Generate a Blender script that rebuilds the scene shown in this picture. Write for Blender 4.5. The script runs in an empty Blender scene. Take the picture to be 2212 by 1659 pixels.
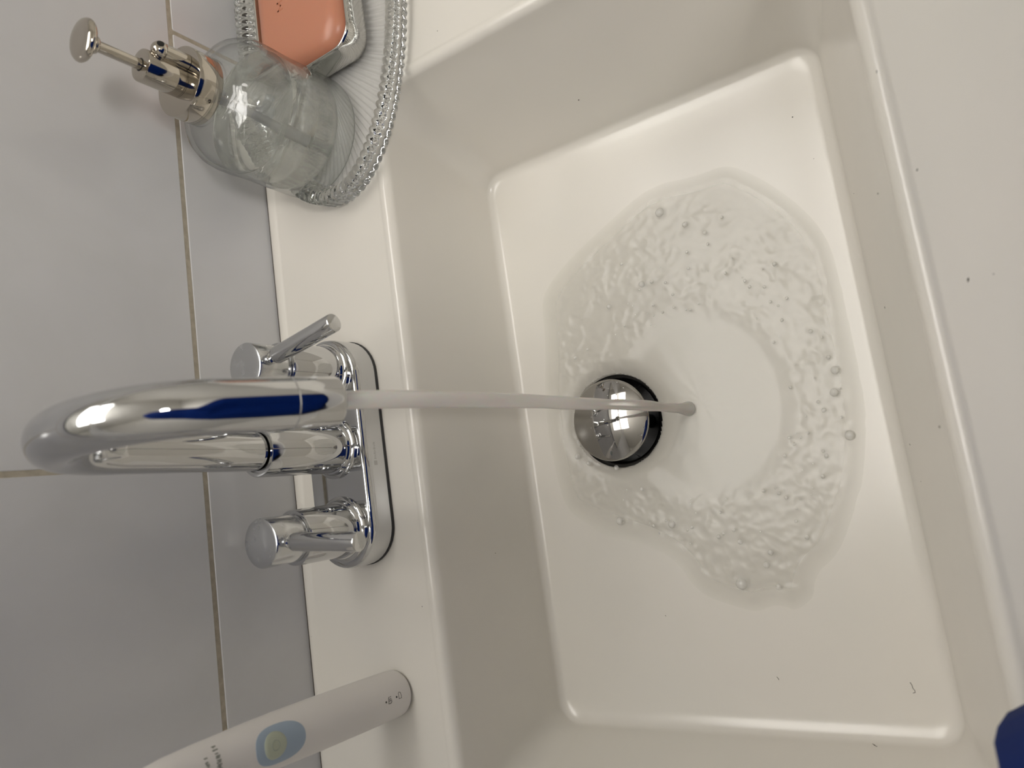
import bpy, bmesh, math, random
from math import sin, cos, pi
from mathutils import Vector, Matrix, noise

random.seed(7)
C = bpy.context.scene.collection
sc = bpy.context.scene

# ------------------------------------------------------------------ camera, world, lamps, exposure
cam_d = bpy.data.cameras.new('camera')
cam = bpy.data.objects.new('camera', cam_d)
C.objects.link(cam)
ROW_R = Vector((-0.13956727, -0.8322261, -0.53658242))
ROW_D = Vector((-0.9800545, 0.19351538, -0.04522141))
ROW_F = Vector((0.14147139, 0.51956859, -0.84263535))
M = Matrix.Identity(4)
for i in range(3):
    M[i][0] = ROW_R[i]
    M[i][1] = -ROW_D[i]
    M[i][2] = -ROW_F[i]
M[0][3], M[1][3], M[2][3] = -0.02723, -0.37678, 0.3222
cam.matrix_world = M
cam_d.sensor_fit = 'HORIZONTAL'
cam_d.sensor_width = 9.86
cam_d.lens = 9.86 * 1538.7 / 2212.0
cam_d.clip_start = 0.01
cam_d.dof.use_dof = True
cam_d.dof.focus_distance = 0.43
cam_d.dof.aperture_fstop = 2.2
sc.camera = cam

world = bpy.data.worlds.new('world')
sc.world = world
world.use_nodes = True
world.node_tree.nodes['Background'].inputs[0].default_value = (0.9, 0.93, 1.0, 1)
world.node_tree.nodes['Background'].inputs[1].default_value = 0.05

sc.view_settings.view_transform = 'Standard'
sc.view_settings.look = 'None'
sc.view_settings.gamma = 1.0
sc.view_settings.use_curve_mapping = False
sc.view_settings.exposure = 0.0
sc.cycles.use_denoising = True
sc.cycles.max_bounces = 14
sc.cycles.transmission_bounces = 12
sc.cycles.transparent_max_bounces = 12
sc.cycles.sample_clamp_indirect = 8.0
sc.cycles.blur_glossy = 0.5

LAMP_COLOUR = (1.0, 0.965, 0.92)
# frosted vanity light bar on the back wall, above the mirror
BAR = dict(x0=-0.16, x1=0.66, y=-0.105, z=1.08, r=0.080, strength=8.6)
# round lamp on the ceiling further back in the room, behind the photographer
LAMP_STRENGTH = 56.0
LAMP_AT = (-0.24, -1.52, 1.40)
LAMP_RADIUS = 0.16


# ------------------------------------------------------------------ helpers
def tag(o, label=None, cat=None, group=None, kind=None):
    if label: o['label'] = label
    if cat: o['category'] = cat
    if group: o['group'] = group
    if kind: o['kind'] = kind
    return o


def empty(name, loc, label, cat, group=None):
    o = bpy.data.objects.new(name, None)
    C.objects.link(o)
    o.location = loc
    o.empty_display_size = 0.01
    return tag(o, label, cat, group)


def obj(name, verts, faces, m, parent=None, smooth=True, sharp=0.7):
    me = bpy.data.meshes.new(name)
    me.from_pydata([tuple(v) for v in verts], [], faces)
    me.validate()
    if m is not None:
        me.materials.append(m)
    if smooth:
        me.polygons.foreach_set('use_smooth', [True] * len(me.polygons))
        if sharp:
            me.set_sharp_from_angle(angle=sharp)
    me.update()
    o = bpy.data.objects.new(name, me)
    C.objects.link(o)
    if parent is not None:
        o.parent = parent
        o.location = -parent.location if False else (0, 0, 0)
        if parent.type == 'EMPTY' or parent.get('local'):
            o.matrix_parent_inverse = Matrix.Translation(-Vector(parent.location))
    return o


class G:
    """geometry collector in world coordinates"""
    def __init__(s):
        s.v, s.f = [], []

    def add(s, v, f):
        n = len(s.v)
        s.v += [Vector(p) for p in v]
        s.f += [tuple(i + n for i in q) for q in f]
        return s

    def lathe(s, prof, axis_at=(0, 0), n=64, frame=None, cap0=True, cap1=True):
        """prof: list of (r, z). frame: Matrix 4x4 or None (vertical axis through axis_at)"""
        v, f = [], []
        for r, z in prof:
            for k in range(n):
                a = 2 * pi * k / n
                p = Vector((r * cos(a), r * sin(a), z))
                if frame is not None:
                    p = frame @ p
                else:
                    p = p + Vector((axis_at[0], axis_at[1], 0))
                v.append(p)
        m = len(prof)
        for i in range(m - 1):
            for k in range(n):
                a, b = i * n + k, i * n + (k + 1) % n
                f.append((a, b, b + n, a + n))
        if cap0: f.append(tuple(reversed(range(n))))
        if cap1: f.append(tuple((m - 1) * n + k for k in range(n)))
        return s.add(v, f)

    def tube(s, pts, rad, n=32, cap=True):
        """swept circle; rad number or list"""
        pts = [Vector(p) for p in pts]
        if not hasattr(rad, '__len__'): rad = [rad] * len(pts)
        v, f = [], []
        t0 = (pts[1] - pts[0]).normalized()
        up = Vector((1, 0, 0)) if abs(t0.x) < 0.8 else Vector((0, 1, 0))
        u = (up - t0 * up.dot(t0)).normalized()
        for i, p in enumerate(pts):
            a = pts[max(i - 1, 0)]; b = pts[min(i + 1, len(pts) - 1)]
            t = (b - a).normalized()
            u = (u - t * u.dot(t)).normalized()
            w = t.cross(u)
            for k in range(n):
                q = 2 * pi * k / n
                v.append(p + (u * cos(q) + w * sin(q)) * rad[i])
        for i in range(len(pts) - 1):
            for k in range(n):
                a, b = i * n + k, i * n + (k + 1) % n
                f.append((a, b, b + n, a + n))
        if cap:
            f.append(tuple(reversed(range(n))))
            f.append(tuple((len(pts) - 1) * n + k for k in range(n)))
        return s.add(v, f)

    def rings(s, rings, close0=False, close1=False):
        n = len(rings[0]); v = [p for r in rings for p in r]; f = []
        for i in range(len(rings) - 1):
            for k in range(n):
                a, b = i * n + k, i * n + (k + 1) % n
                f.append((a, b, b + n, a + n))
        if close0: f.append(tuple(reversed(range(n))))
        if close1: f.append(tuple((len(rings) - 1) * n + k for k in range(n)))
        return s.add(v, f)

    def box(s, x0, x1, y0, y1, z0, z1):
        v = [(x, y, z) for z in (z0, z1) for y in (y0, y1) for x in (x0, x1)]
        return s.add(v, [(0, 2, 3, 1), (4, 5, 7, 6), (0, 1, 5, 4), (2, 6, 7, 3), (0, 4, 6, 2), (1, 3, 7, 5)])

    def make(s, name, m, parent=None, smooth=True, sharp=0.7, fix=True):
        o = obj(name, s.v, s.f, m, parent, smooth, None)
        bm = bmesh.new(); bm.from_mesh(o.data)
        if fix: bmesh.ops.recalc_face_normals(bm, faces=bm.faces)
        bm.to_mesh(o.data); bm.free()
        if smooth and sharp: o.data.set_sharp_from_angle(angle=sharp)
        return o


def rrect(xl, xr, yf, yb, rc, z, nc=10, ne=10):
    """rounded rectangle ring, counter-clockwise seen from above, fixed vertex count"""
    pts = []
    cs = [((xr - rc, yb - rc), 0), ((xl + rc, yb - rc), pi / 2), ((xl + rc, yf + rc), pi), ((xr - rc, yf + rc), 1.5 * pi)]
    for i, ((cx, cy), a0) in enumerate(cs):
        arc = [(cx + rc * cos(a0 + pi / 2 * k / nc), cy + rc * sin(a0 + pi / 2 * k / nc)) for k in range(nc + 1)]
        pts += arc
        (nx, ny), na = cs[(i + 1) % 4]
        q = (nx + rc * cos(na), ny + rc * sin(na))
        e = arc[-1]
        for k in range(1, ne):
            t = k / ne
            pts.append((e[0] + (q[0] - e[0]) * t, e[1] + (q[1] - e[1]) * t))
    return [Vector((x, y, z)) for x, y in pts]


def axis_frame(p, d):
    """matrix taking +Z to direction d at point p"""
    d = Vector(d).normalized()
    return Matrix.Translation(Vector(p)) @ d.to_track_quat('Z', 'Y').to_matrix().to_4x4()


# ------------------------------------------------------------------ materials
def mat(name, base=(0.8, 0.8, 0.8), rough=0.4, metal=0.0, spec=0.5, **kw):
    m = bpy.data.materials.new(name); m.use_nodes = True
    b = m.node_tree.nodes['Principled BSDF']
    b.inputs['Base Color'].default_value = (*base, 1)
    b.inputs['Roughness'].default_value = rough
    b.inputs['Metallic'].default_value = metal
    b.inputs['Specular IOR Level'].default_value = spec
    for k, v in kw.items():
        b.inputs[k.replace('_', ' ')].default_value = v
    return m


def noise_colour(m, c0, c1, scale, detail=4.0, lo=0.35, hi=0.65, sock='Base Color', distort=0.0):
    nt = m.node_tree; b = nt.nodes['Principled BSDF']
    tc = nt.nodes.new('ShaderNodeTexCoord')
    n = nt.nodes.new('ShaderNodeTexNoise'); n.inputs['Scale'].default_value = scale
    n.inputs['Detail'].default_value = detail; n.inputs['Distortion'].default_value = distort
    r = nt.nodes.new('ShaderNodeValToRGB')
    r.color_ramp.elements[0].position = lo; r.color_ramp.elements[1].position = hi
    if sock == 'Roughness': c0, c1 = (c0,) * 3, (c1,) * 3
    r.color_ramp.elements[0].color = (*c0, 1); r.color_ramp.elements[1].color = (*c1, 1)
    nt.links.new(tc.outputs['Object'], n.inputs['Vector'])
    nt.links.new(n.outputs['Fac'], r.inputs['Fac'])
    nt.links.new(r.outputs['Color'], b.inputs[sock])
    return m


def noise_bump(m, scale, strength, dist=0.001, detail=3.0, stretch=(1, 1, 1)):
    nt = m.node_tree
    b = [n for n in nt.nodes if n.type in ('BSDF_PRINCIPLED', 'BSDF_GLASS')][0]
    tc = nt.nodes.new('ShaderNodeTexCoord'); mp = nt.nodes.new('ShaderNodeMapping')
    mp.inputs['Scale'].default_value = stretch
    n = nt.nodes.new('ShaderNodeTexNoise'); n.inputs['Scale'].default_value = scale; n.inputs['Detail'].default_value = detail
    bp = nt.nodes.new('ShaderNodeBump'); bp.inputs['Strength'].default_value = strength; bp.inputs['Distance'].default_value = dist
    nt.links.new(tc.outputs['Object'], mp.inputs['Vector']); nt.links.new(mp.outputs[0], n.inputs['Vector'])
    nt.links.new(n.outputs['Fac'], bp.inputs['Height']); nt.links.new(bp.outputs[0], b.inputs['Normal'])
    return m


def glass(name, col, ior, rough=0.0, clear=0.0):
    m = bpy.data.materials.new(name); m.use_nodes = True
    nt = m.node_tree; nt.nodes.remove(nt.nodes['Principled BSDF'])
    g = nt.nodes.new('ShaderNodeBsdfGlass')
    g.inputs['Color'].default_value = (*col, 1); g.inputs['IOR'].default_value = ior; g.inputs['Roughness'].default_value = rough
    if clear:
        t = nt.nodes.new('ShaderNodeBsdfTransparent'); t.inputs[0].default_value = (*col, 1)
        x = nt.nodes.new('ShaderNodeMixShader'); x.inputs[0].default_value = clear
        nt.links.new(g.outputs[0], x.inputs[1]); nt.links.new(t.outputs[0], x.inputs[2])
        g = x
    nt.links.new(g.outputs[0], nt.nodes['Material Output'].inputs['Surface'])
    return m


def thin_clear(name, tint, milk, milk_col, ior, rough=0.04, attr=None, bump=None, edge=None):
    """thin clear layer: light goes straight through, a little milky share, a fresnel shine"""
    m = bpy.data.materials.new(name); m.use_nodes = True
    nt = m.node_tree; nt.nodes.remove(nt.nodes['Principled BSDF'])
    t = nt.nodes.new('ShaderNodeBsdfTransparent'); t.inputs[0].default_value = (*tint, 1)
    d = nt.nodes.new('ShaderNodeBsdfDiffuse'); d.inputs[0].default_value = (*milk_col, 1)
    x = nt.nodes.new('ShaderNodeMixShader'); x.inputs[0].default_value = milk
    gl = nt.nodes.new('ShaderNodeBsdfGlossy'); gl.inputs['Roughness'].default_value = rough
    fr = nt.nodes.new('ShaderNodeFresnel')
    # same shine on both faces of the thin layer
    ge = nt.nodes.new('ShaderNodeNewGeometry'); mr = nt.nodes.new('ShaderNodeMapRange')
    mr.inputs['To Min'].default_value = ior; mr.inputs['To Max'].default_value = 1.0 / ior
    nt.links.new(ge.outputs['Backfacing'], mr.inputs['Value']); nt.links.new(mr.outputs[0], fr.inputs[0])
    y = nt.nodes.new('ShaderNodeMixShader')
    if edge:      # longer way through the glass at grazing angles
        lw = nt.nodes.new('ShaderNodeLayerWeight'); lw.inputs['Blend'].default_value = 0.5
        pw = nt.nodes.new('ShaderNodeMath'); pw.operation = 'POWER'; pw.inputs[1].default_value = 4.0
        mc = nt.nodes.new('ShaderNodeMix'); mc.data_type = 'RGBA'
        mc.inputs[6].default_value = (*tint, 1); mc.inputs[7].default_value = (*edge, 1)
        nt.links.new(lw.outputs['Facing'], pw.inputs[0]); nt.links.new(pw.outputs[0], mc.inputs[0]); nt.links.new(mc.outputs[2], t.inputs[0])
    if attr:
        at = nt.nodes.new('ShaderNodeAttribute'); at.attribute_name = attr
        mu = nt.nodes.new('ShaderNodeMath'); mu.operation = 'MULTIPLY'; mu.inputs[1].default_value = milk
        nt.links.new(at.outputs['Fac'], mu.inputs[0]); nt.links.new(mu.outputs[0], x.inputs[0])
    if bump:
        tc = nt.nodes.new('ShaderNodeTexCoord')
        n = nt.nodes.new('ShaderNodeTexNoise'); n.inputs['Scale'].default_value = bump[0]; n.inputs['Detail'].default_value = 1.5
        bp = nt.nodes.new('ShaderNodeBump'); bp.inputs['Strength'].default_value = bump[1]; bp.inputs['Distance'].default_value = bump[2]
        nt.links.new(tc.outputs['Object'], n.inputs['Vector']); nt.links.new(n.outputs['Fac'], bp.inputs['Height'])
        for q in (gl, d, fr): nt.links.new(bp.outputs[0], q.inputs['Normal'])
    nt.links.new(t.outputs[0], x.inputs[1]); nt.links.new(d.outputs[0], x.inputs[2])
    nt.links.new(fr.outputs[0], y.inputs[0]); nt.links.new(x.outputs[0], y.inputs[1]); nt.links.new(gl.outputs[0], y.inputs[2])
    nt.links.new(y.outputs[0], nt.nodes['Material Output'].inputs['Surface'])
    return m


CERAMIC = noise_bump(noise_colour(mat('white_ceramic', (0.78, 0.745, 0.68), 0.22), (0.76, 0.735, 0.672), (0.785, 0.75, 0.685), 9.0), 14.0, 0.10, 0.002)
TILE = noise_colour(mat('grey_glazed_tile', (0.5, 0.5, 0.5), 0.16), (0.63, 0.63, 0.635), (0.70, 0.70, 0.715), 11.0, 5.0, 0.3, 0.75, distort=0.4)
noise_bump(TILE, 22.0, 0.06, 0.001)
GROUT = noise_colour(mat('beige_grout', (0.4, 0.35, 0.27), 0.9), (0.43, 0.385, 0.30), (0.53, 0.48, 0.385), 260.0)
CHROME = noise_colour(mat('chrome', (0.61, 0.615, 0.62), 0.05, 1.0), 0.03, 0.12, 60.0, 3.0, 0.45, 0.75, 'Roughness')
CHROME2 = noise_colour(mat('chrome_spotted', (0.64, 0.65, 0.66), 0.08, 1.0), 0.10, 0.34, 130.0, 4.0, 0.35, 0.7, 'Roughness')
NICKEL = noise_colour(mat('nickel', (0.53, 0.49, 0.43), 0.06, 1.0), 0.05, 0.16, 160.0, 4.0, 0.45, 0.75, 'Roughness')
RUBBER = mat('dark_gasket', (0.03, 0.03, 0.03), 0.6)
DARK = mat('black_drain_pipe', (0.006, 0.006, 0.006), 0.25)
GLASS = glass('clear_glass', (0.95, 0.955, 0.955), 1.47, 0.0, 0.0)
BOTTLE_GLASS = thin_clear('bottle_glass', (0.985, 0.99, 0.987), 0.03, (0.8, 0.8, 0.78), 1.62, 0.02, None, (62.0, 0.8, 0.0022), (0.50, 0.53, 0.52))
LIQUID = noise_bump(glass('clear_liquid_soap', (0.995, 1.0, 0.985), 1.33, 0.0, 0.12), 48.0, 0.65, 0.0016, 1.5)
_nt = LIQUID.node_tree
_d = _nt.nodes.new('ShaderNodeBsdfDiffuse'); _d.inputs[0].default_value = (0.76, 0.75, 0.70, 1)
_x = _nt.nodes.new('ShaderNodeMixShader'); _x.inputs[0].default_value = 0.05
_o = _nt.nodes['Material Output'].inputs['Surface']
_nt.links.new(_o.links[0].from_socket, _x.inputs[1]); _nt.links.new(_d.outputs[0], _x.inputs[2]); _nt.links.new(_x.outputs[0], _o)
WATER = glass('water', (0.992, 0.996, 0.995), 1.33, 0.0, 0.4)
FILM = thin_clear('water_film', (0.992, 0.994, 0.988), 0.40, (0.80, 0.775, 0.715), 1.33, 0.19, 'depth')
TRAY_FLOOR = thin_clear('ribbed_glass_floor', (0.96, 0.965, 0.965), 0.42, (0.74, 0.74, 0.74), 1.45)
SOAP = mat('coral_soap', (0.55, 0.235, 0.145), 0.33, 0.0, 0.45, Subsurface_Weight=0.25, Subsurface_Scale=0.004)
SOAP.node_tree.nodes['Principled BSDF'].inputs['Subsurface Radius'].default_value = (1.0, 0.35, 0.15)
SOAPMARK = mat('pressed_soap_letter', (0.50, 0.18, 0.095), 0.5)
PLASTIC = mat('white_satin_plastic', (0.82, 0.79, 0.755), 0.42)
PAD = mat('pale_blue_rubber', (0.37, 0.46, 0.56), 0.5)
BUTTON = mat('pale_yellow_green_rubber', (0.50, 0.54, 0.42), 0.5)
BUTTON_RING = mat('grey_green_print', (0.36, 0.40, 0.34), 0.5)
PRINT = mat('grey_print', (0.16, 0.15, 0.13), 0.6)
PRINT2 = mat('green_grey_print', (0.27, 0.28, 0.24), 0.6)
BLACK = mat('black_hole_and_reflection', (0.004, 0.004, 0.004), 0.5)
CLOTH = noise_bump(mat('deep_blue_cloth', (0.001, 0.021, 0.16), 0.7, 0.0, 0.1), 900.0, 0.3, 0.0005)
PAINT = mat('warm_white_wall_paint', (0.74, 0.72, 0.67), 0.8)
CEIL = mat('ceiling_paint', (0.75, 0.73, 0.68), 0.9)
FLOORM = noise_colour(mat('grey_floor', (0.25, 0.24, 0.23), 0.5), (0.38, 0.37, 0.35), (0.45, 0.44, 0.42), 6.0)
WOOD = noise_colour(mat('cabinet_paint', (0.5, 0.5, 0.5), 0.45), (0.48, 0.47, 0.45), (0.52, 0.51, 0.49), 5.0)
CAULK = mat('cream_caulk', (0.62, 0.58, 0.50), 0.5)


def lamp_mat(name, strength):
    m = bpy.data.materials.new(name); m.use_nodes = True
    nt = m.node_tree; nt.nodes.remove(nt.nodes['Principled BSDF'])
    e = nt.nodes.new('ShaderNodeEmission'); e.inputs[0].default_value = (*LAMP_COLOUR, 1); e.inputs[1].default_value = strength
    nt.links.new(e.outputs[0], nt.nodes['Material Output'].inputs['Surface'])
    return m


# aerated falling water: mostly milky, partly clear
STREAM = bpy.data.materials.new('aerated_water'); STREAM.use_nodes = True
_nt = STREAM.node_tree; _p = _nt.nodes['Principled BSDF']
_p.inputs['Base Color'].default_value = (0.90, 0.88, 0.84, 1); _p.inputs['Roughness'].default_value = 0.25
_p.inputs['Transmission Weight'].default_value = 0.45; _p.inputs['IOR'].default_value = 1.33
_p.inputs['Subsurface Weight'].default_value = 0.4; _p.inputs['Subsurface Scale'].default_value = 0.004

# ------------------------------------------------------------------ room shell
ZF, ZC = -0.85, 1.45
XL, XR, YF = -0.85, 1.15, -2.30


def shell(name, x0, x1, y0, y1, z0, z1, m):
    return tag(G().box(x0, x1, y0, y1, z0, z1).make(name, m, smooth=False), kind='structure')


wall = shell('wall_back', XL, XR, 0.0006, 0.10, ZF, ZC, GROUT)
shell('wall_left', XL - 0.1, XL, YF - 0.1, 0.10, ZF, ZC, PAINT)
shell('wall_right', XR, XR + 0.1, YF - 0.1, 0.10, ZF, ZC, PAINT)
shell('wall_front', XL, XR, YF - 0.1, YF, ZF, ZC, PAINT)
shell('floor', XL - 0.1, XR + 0.1, YF - 0.1, 0.1, ZF - 0.1, ZF, FLOORM)
shell('ceiling', XL - 0.1, XR + 0.1, YF - 0.1, 0.1, ZC, ZC + 0.1, CEIL)

# tiles of the back wall: running bond, one object each
TW, TH, GR = 0.5594, 0.28, 0.0031


def tile(x0, x1, z0, z1):
    g = G()
    b = 0.0004
    rings = [rrect(x0, x1, z0, z1, 0.0012, 0, 3, 1), rrect(x0, x1, z0, z1, 0.0012, 0, 3, 1), rrect(x0 + b, x1 - b, z0 + b, z1 - b, 0.001, 0, 3, 1)]
    out = []
    for r, y in zip(rings, (0.0014, 0.0004, 0.0)):
        out.append([Vector((p.x, y, p.y)) for p in r])
    g.rings(out, close1=True)
    return g.make('tile', TILE, wall, smooth=True, sharp=0.5)


zrow = 0.0644
rows = [(max(0.0644 + TH * k + GR / 2, ZF), 0.0644 + TH * (k + 1) - GR / 2, 0.0113 if k % 2 == 0 else 0.291) for k in range(-4, 5)]
rows[-1] = (rows[-1][0], ZC - 0.001, rows[-1][2])
for z0, z1, joint in rows:
    edges = sorted([joint + TW * k for k in range(-3, 4)])
    for a, b in zip(edges[:-1], edges[1:]):
        x0, x1 = max(a + GR / 2, XL), min(b - GR / 2, XR)
        if x1 - x0 > 0.02:
            tile(x0, x1, z0, z1)

# lamps (they give the light)
lamp = empty('ceiling_lamp', LAMP_AT, 'small round flush ceiling lamp behind the photographer', 'lamp')
lx, ly, lz = LAMP_AT
G().lathe([(LAMP_RADIUS + 0.02, ZC), (LAMP_RADIUS + 0.02, lz + 0.01), (LAMP_RADIUS, lz + 0.005), (LAMP_RADIUS, ZC)], (lx, ly), 48, None, False, False).make('lamp_rim', CEIL, lamp)
G().lathe([(LAMP_RADIUS, lz + 0.02), (LAMP_RADIUS * 0.97, lz + 0.004), (LAMP_RADIUS * 0.8, lz - 0.006), (LAMP_RADIUS * 0.5, lz - 0.012), (0.01, lz - 0.015)], (lx, ly), 48, None, False, True).make('diffuser', lamp_mat('ceiling_lamp_glow', LAMP_STRENGTH), lamp)
bx0, bx1, byy, bz, br = BAR['x0'], BAR['x1'], BAR['y'], BAR['z'], BAR['r']
bar = empty('vanity_light', ((bx0 + bx1) / 2, byy, bz), 'long frosted vanity light bar on the tiled wall above the mirror', 'lamp')
G().tube([(bx0, byy, bz), (bx1, byy, bz)], br, 40).make('light_tube', lamp_mat('vanity_glow', BAR['strength']), bar)
G().box(bx0 - 0.01, bx0, byy - br - 0.004, -0.0005, bz - br - 0.004, bz + br + 0.004).make('end_cap', CEIL, bar, False)
G().box(bx1, bx1 + 0.01, byy - br - 0.004, -0.0005, bz - br - 0.004, bz + br + 0.004).make('end_cap', CEIL, bar, False)
G().box(bx0, bx1, -0.02, -0.0005, bz - 0.03, bz + 0.03).make('back_plate', CEIL, bar, False)
mirror = empty('wall_mirror', (0.1, 0, 0.40), 'frameless rectangular mirror on the tiled wall above the faucet', 'mirror')
G().box(-0.26, 0.50, -0.006, -0.0005, 0.40, 0.95).make('mirror_glass', mat('mirror', (0.85, 0.86, 0.86), 0.01, 1.0), mirror, False)
G().box(-0.262, 0.502, -0.0075, -0.0004, 0.395, 0.4005).make('mirror_clip', CHROME, mirror, False)

# ------------------------------------------------------------------ vanity cabinet and sink
cab = empty('vanity_cabinet', (0.02, -0.22, ZF), 'plain painted vanity cabinet carrying the white sink top', 'cabinet')
SX0, SX1, SY0 = -0.44, 0.50, -0.468
G().box(SX0 + 0.01, SX0 + 0.028, SY0 + 0.02, -0.006, ZF, -0.032).make('side_panel', WOOD, cab, False)
G().box(SX1 - 0.028, SX1 - 0.01, SY0 + 0.02, -0.006, ZF, -0.032).make('side_panel', WOOD, cab, False)
G().box(SX0 + 0.028, SX1 - 0.028, SY0 + 0.02, -0.006, ZF + 0.08, ZF + 0.1).make('bottom_panel', WOOD, cab, False)
for x0, x1 in ((SX0 + 0.012, 0.028), (0.032, SX1 - 0.012)):
    d = G().box(x0, x1, SY0 + 0.002, SY0 + 0.02, ZF + 0.08, -0.034).make('door', WOOD, cab, False)

BXL, BXR, BYB, BYF = -0.2135, 0.2255, -0.1105, -0.3698      # inner edge of the rim
FXL, FXR, FYB, FYF = -0.1764, 0.1883, -0.1231, -0.3446      # edge of the basin floor
FZ = -0.0985
HX, HY = 0.005, -0.1900                                      # drain hole
g = G(); R = []


def lipped(r, lip):
    for p in r:
        if p.y > -0.012: p.z += lip
    return r


R.append(rrect(SX0, SX1, SY0, -0.0012, 0.004, -0.034))
R.append(rrect(SX0, SX1, SY0, -0.0012, 0.004, -0.003))
R.append(lipped(rrect(SX0 + 0.001, SX1 - 0.001, SY0 + 0.001, -0.0013, 0.004, -0.0008), 0.0014))
R.append(lipped(rrect(SX0 + 0.003, SX1 - 0.003, SY0 + 0.003, -0.0022, 0.004, 0.0), 0.0016))
R.append(lipped(rrect(SX0 + 0.006, SX1 - 0.006, SY0 + 0.006, -0.0058, 0.004, 0.0), 0.0014))
R.append(lipped(rrect(SX0 + 0.009, SX1 - 0.009, SY0 + 0.009, -0.0078, 0.004, 0.0), 0.0003))
R.append(rrect(SX0 + 0.012, SX1 - 0.012, SY0 + 0.012, -0.0095, 0.004, 0.0))
for k in range(1, 6):
    t = k / 6
    R.append(rrect(SX0 + (BXL - 0.0095 - SX0) * t, SX1 + (BXR + 0.0095 - SX1) * t, SY0 + (BYF - 0.0095 - SY0) * t, -0.0095 + (BYB + 0.0095 + 0.0095) * t, 0.004 + 0.018 * t, 0.0))


def rim(o, z, rc): R.append(rrect(BXL - o, BXR + o, BYF - o, BYB + o, rc, z))


rim(0.0095, 0.0, 0.024); rim(0.0085, 0.0001, 0.024); rim(0.0075, 0.0004, 0.024); rim(0.0064, 0.0007, 0.023)
for k in range(1, 9):
    a = pi / 2 * k / 8 * 0.93
    rim(0.0058 - 0.0058 * sin(a), 0.0007 - 0.0062 * (1 - cos(a)), 0.022)
ZT = R[-1][0].z
# wall, then concave fillet to the floor
nw = 8
for k in range(1, nw + 1):
    t = k / nw
    rc = 0.022 + (0.015 - 0.022) * t
    e = 0.0
    R.append(rrect(BXL + (FXL - 0.006 - BXL) * t, BXR + (FXR + 0.006 - BXR) * t, BYF + (FYF - 0.004 - BYF) * t, BYB + (FYB + 0.002 - BYB) * t, rc, ZT + (FZ + 0.0062 - ZT) * t))
for k in range(1, 7):
    a = pi / 2 * k / 6
    s_, c_ = sin(a), 1 - cos(a)
    R.append(rrect(FXL - 0.006 + 0.011 * c_, FXR + 0.006 - 0.011 * c_, FYF - 0.004 + 0.009 * c_, FYB + 0.002 - 0.0055 * c_, 0.015 - 0.006 * a / 1.57, FZ + 0.0062 - 0.0062 * s_))
last = R[-1]
circ = []
for p in last:
    a = math.atan2(p.y - HY, p.x - HX); circ.append((cos(a), sin(a)))
RO = 0.040
for k in range(1, 12):
    t = k / 11
    R.append([Vector((p.x + (HX + RO * c - p.x) * t, p.y + (HY + RO * s_ - p.y) * t, FZ - 0.0012 * t)) for p, (c, s_) in zip(last, circ)])
for rr, zz in ((0.037, -0.1001), (0.034, -0.1009), (0.0315, -0.1025), (0.0298, -0.1048), (0.0288, -0.108), (0.0286, -0.125)):
    R.append([Vector((HX + rr * c, HY + rr * s_, zz)) for c, s_ in circ])
# outside of the bowl so that it is a solid body
for rr, zz in ((0.032, -0.125), (0.040, -0.112)):
    R.append([Vector((HX + rr * c, HY + rr * s_, zz)) for c, s_ in circ])
R.append(rrect(FXL - 0.01, FXR + 0.01, FYF - 0.01, FYB + 0.01, 0.03, -0.110))
R.append(rrect(BXL - 0.012, BXR + 0.012, BYF - 0.012, BYB + 0.012, 0.03, -0.020))
R.append(rrect(SX0 + 0.03, SX1 - 0.03, SY0 + 0.03, -0.014, 0.01, -0.014))
R.append(rrect(SX0 + 0.03, SX1 - 0.03, SY0 + 0.03, -0.014, 0.01, -0.034))
g.rings(R + [R[0]])
sink = g.make('sink', CERAMIC, None, True, 0.9)
tag(sink, 'white ceramic rectangular sink basin with a wide deck against the tiled wall', 'sink')

# dark strip standing in for shade in the gap between sink and tiles
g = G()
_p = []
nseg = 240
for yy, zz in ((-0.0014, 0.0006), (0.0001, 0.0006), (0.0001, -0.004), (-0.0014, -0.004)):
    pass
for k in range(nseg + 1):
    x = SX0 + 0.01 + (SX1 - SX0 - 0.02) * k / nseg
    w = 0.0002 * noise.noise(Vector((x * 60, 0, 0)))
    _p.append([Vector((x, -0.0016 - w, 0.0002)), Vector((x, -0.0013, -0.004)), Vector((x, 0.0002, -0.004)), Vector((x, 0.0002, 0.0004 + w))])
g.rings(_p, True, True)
g.make('gap_shade', mat('dark_gap_shade', (0.05, 0.042, 0.032), 0.8), sink, False)


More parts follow.
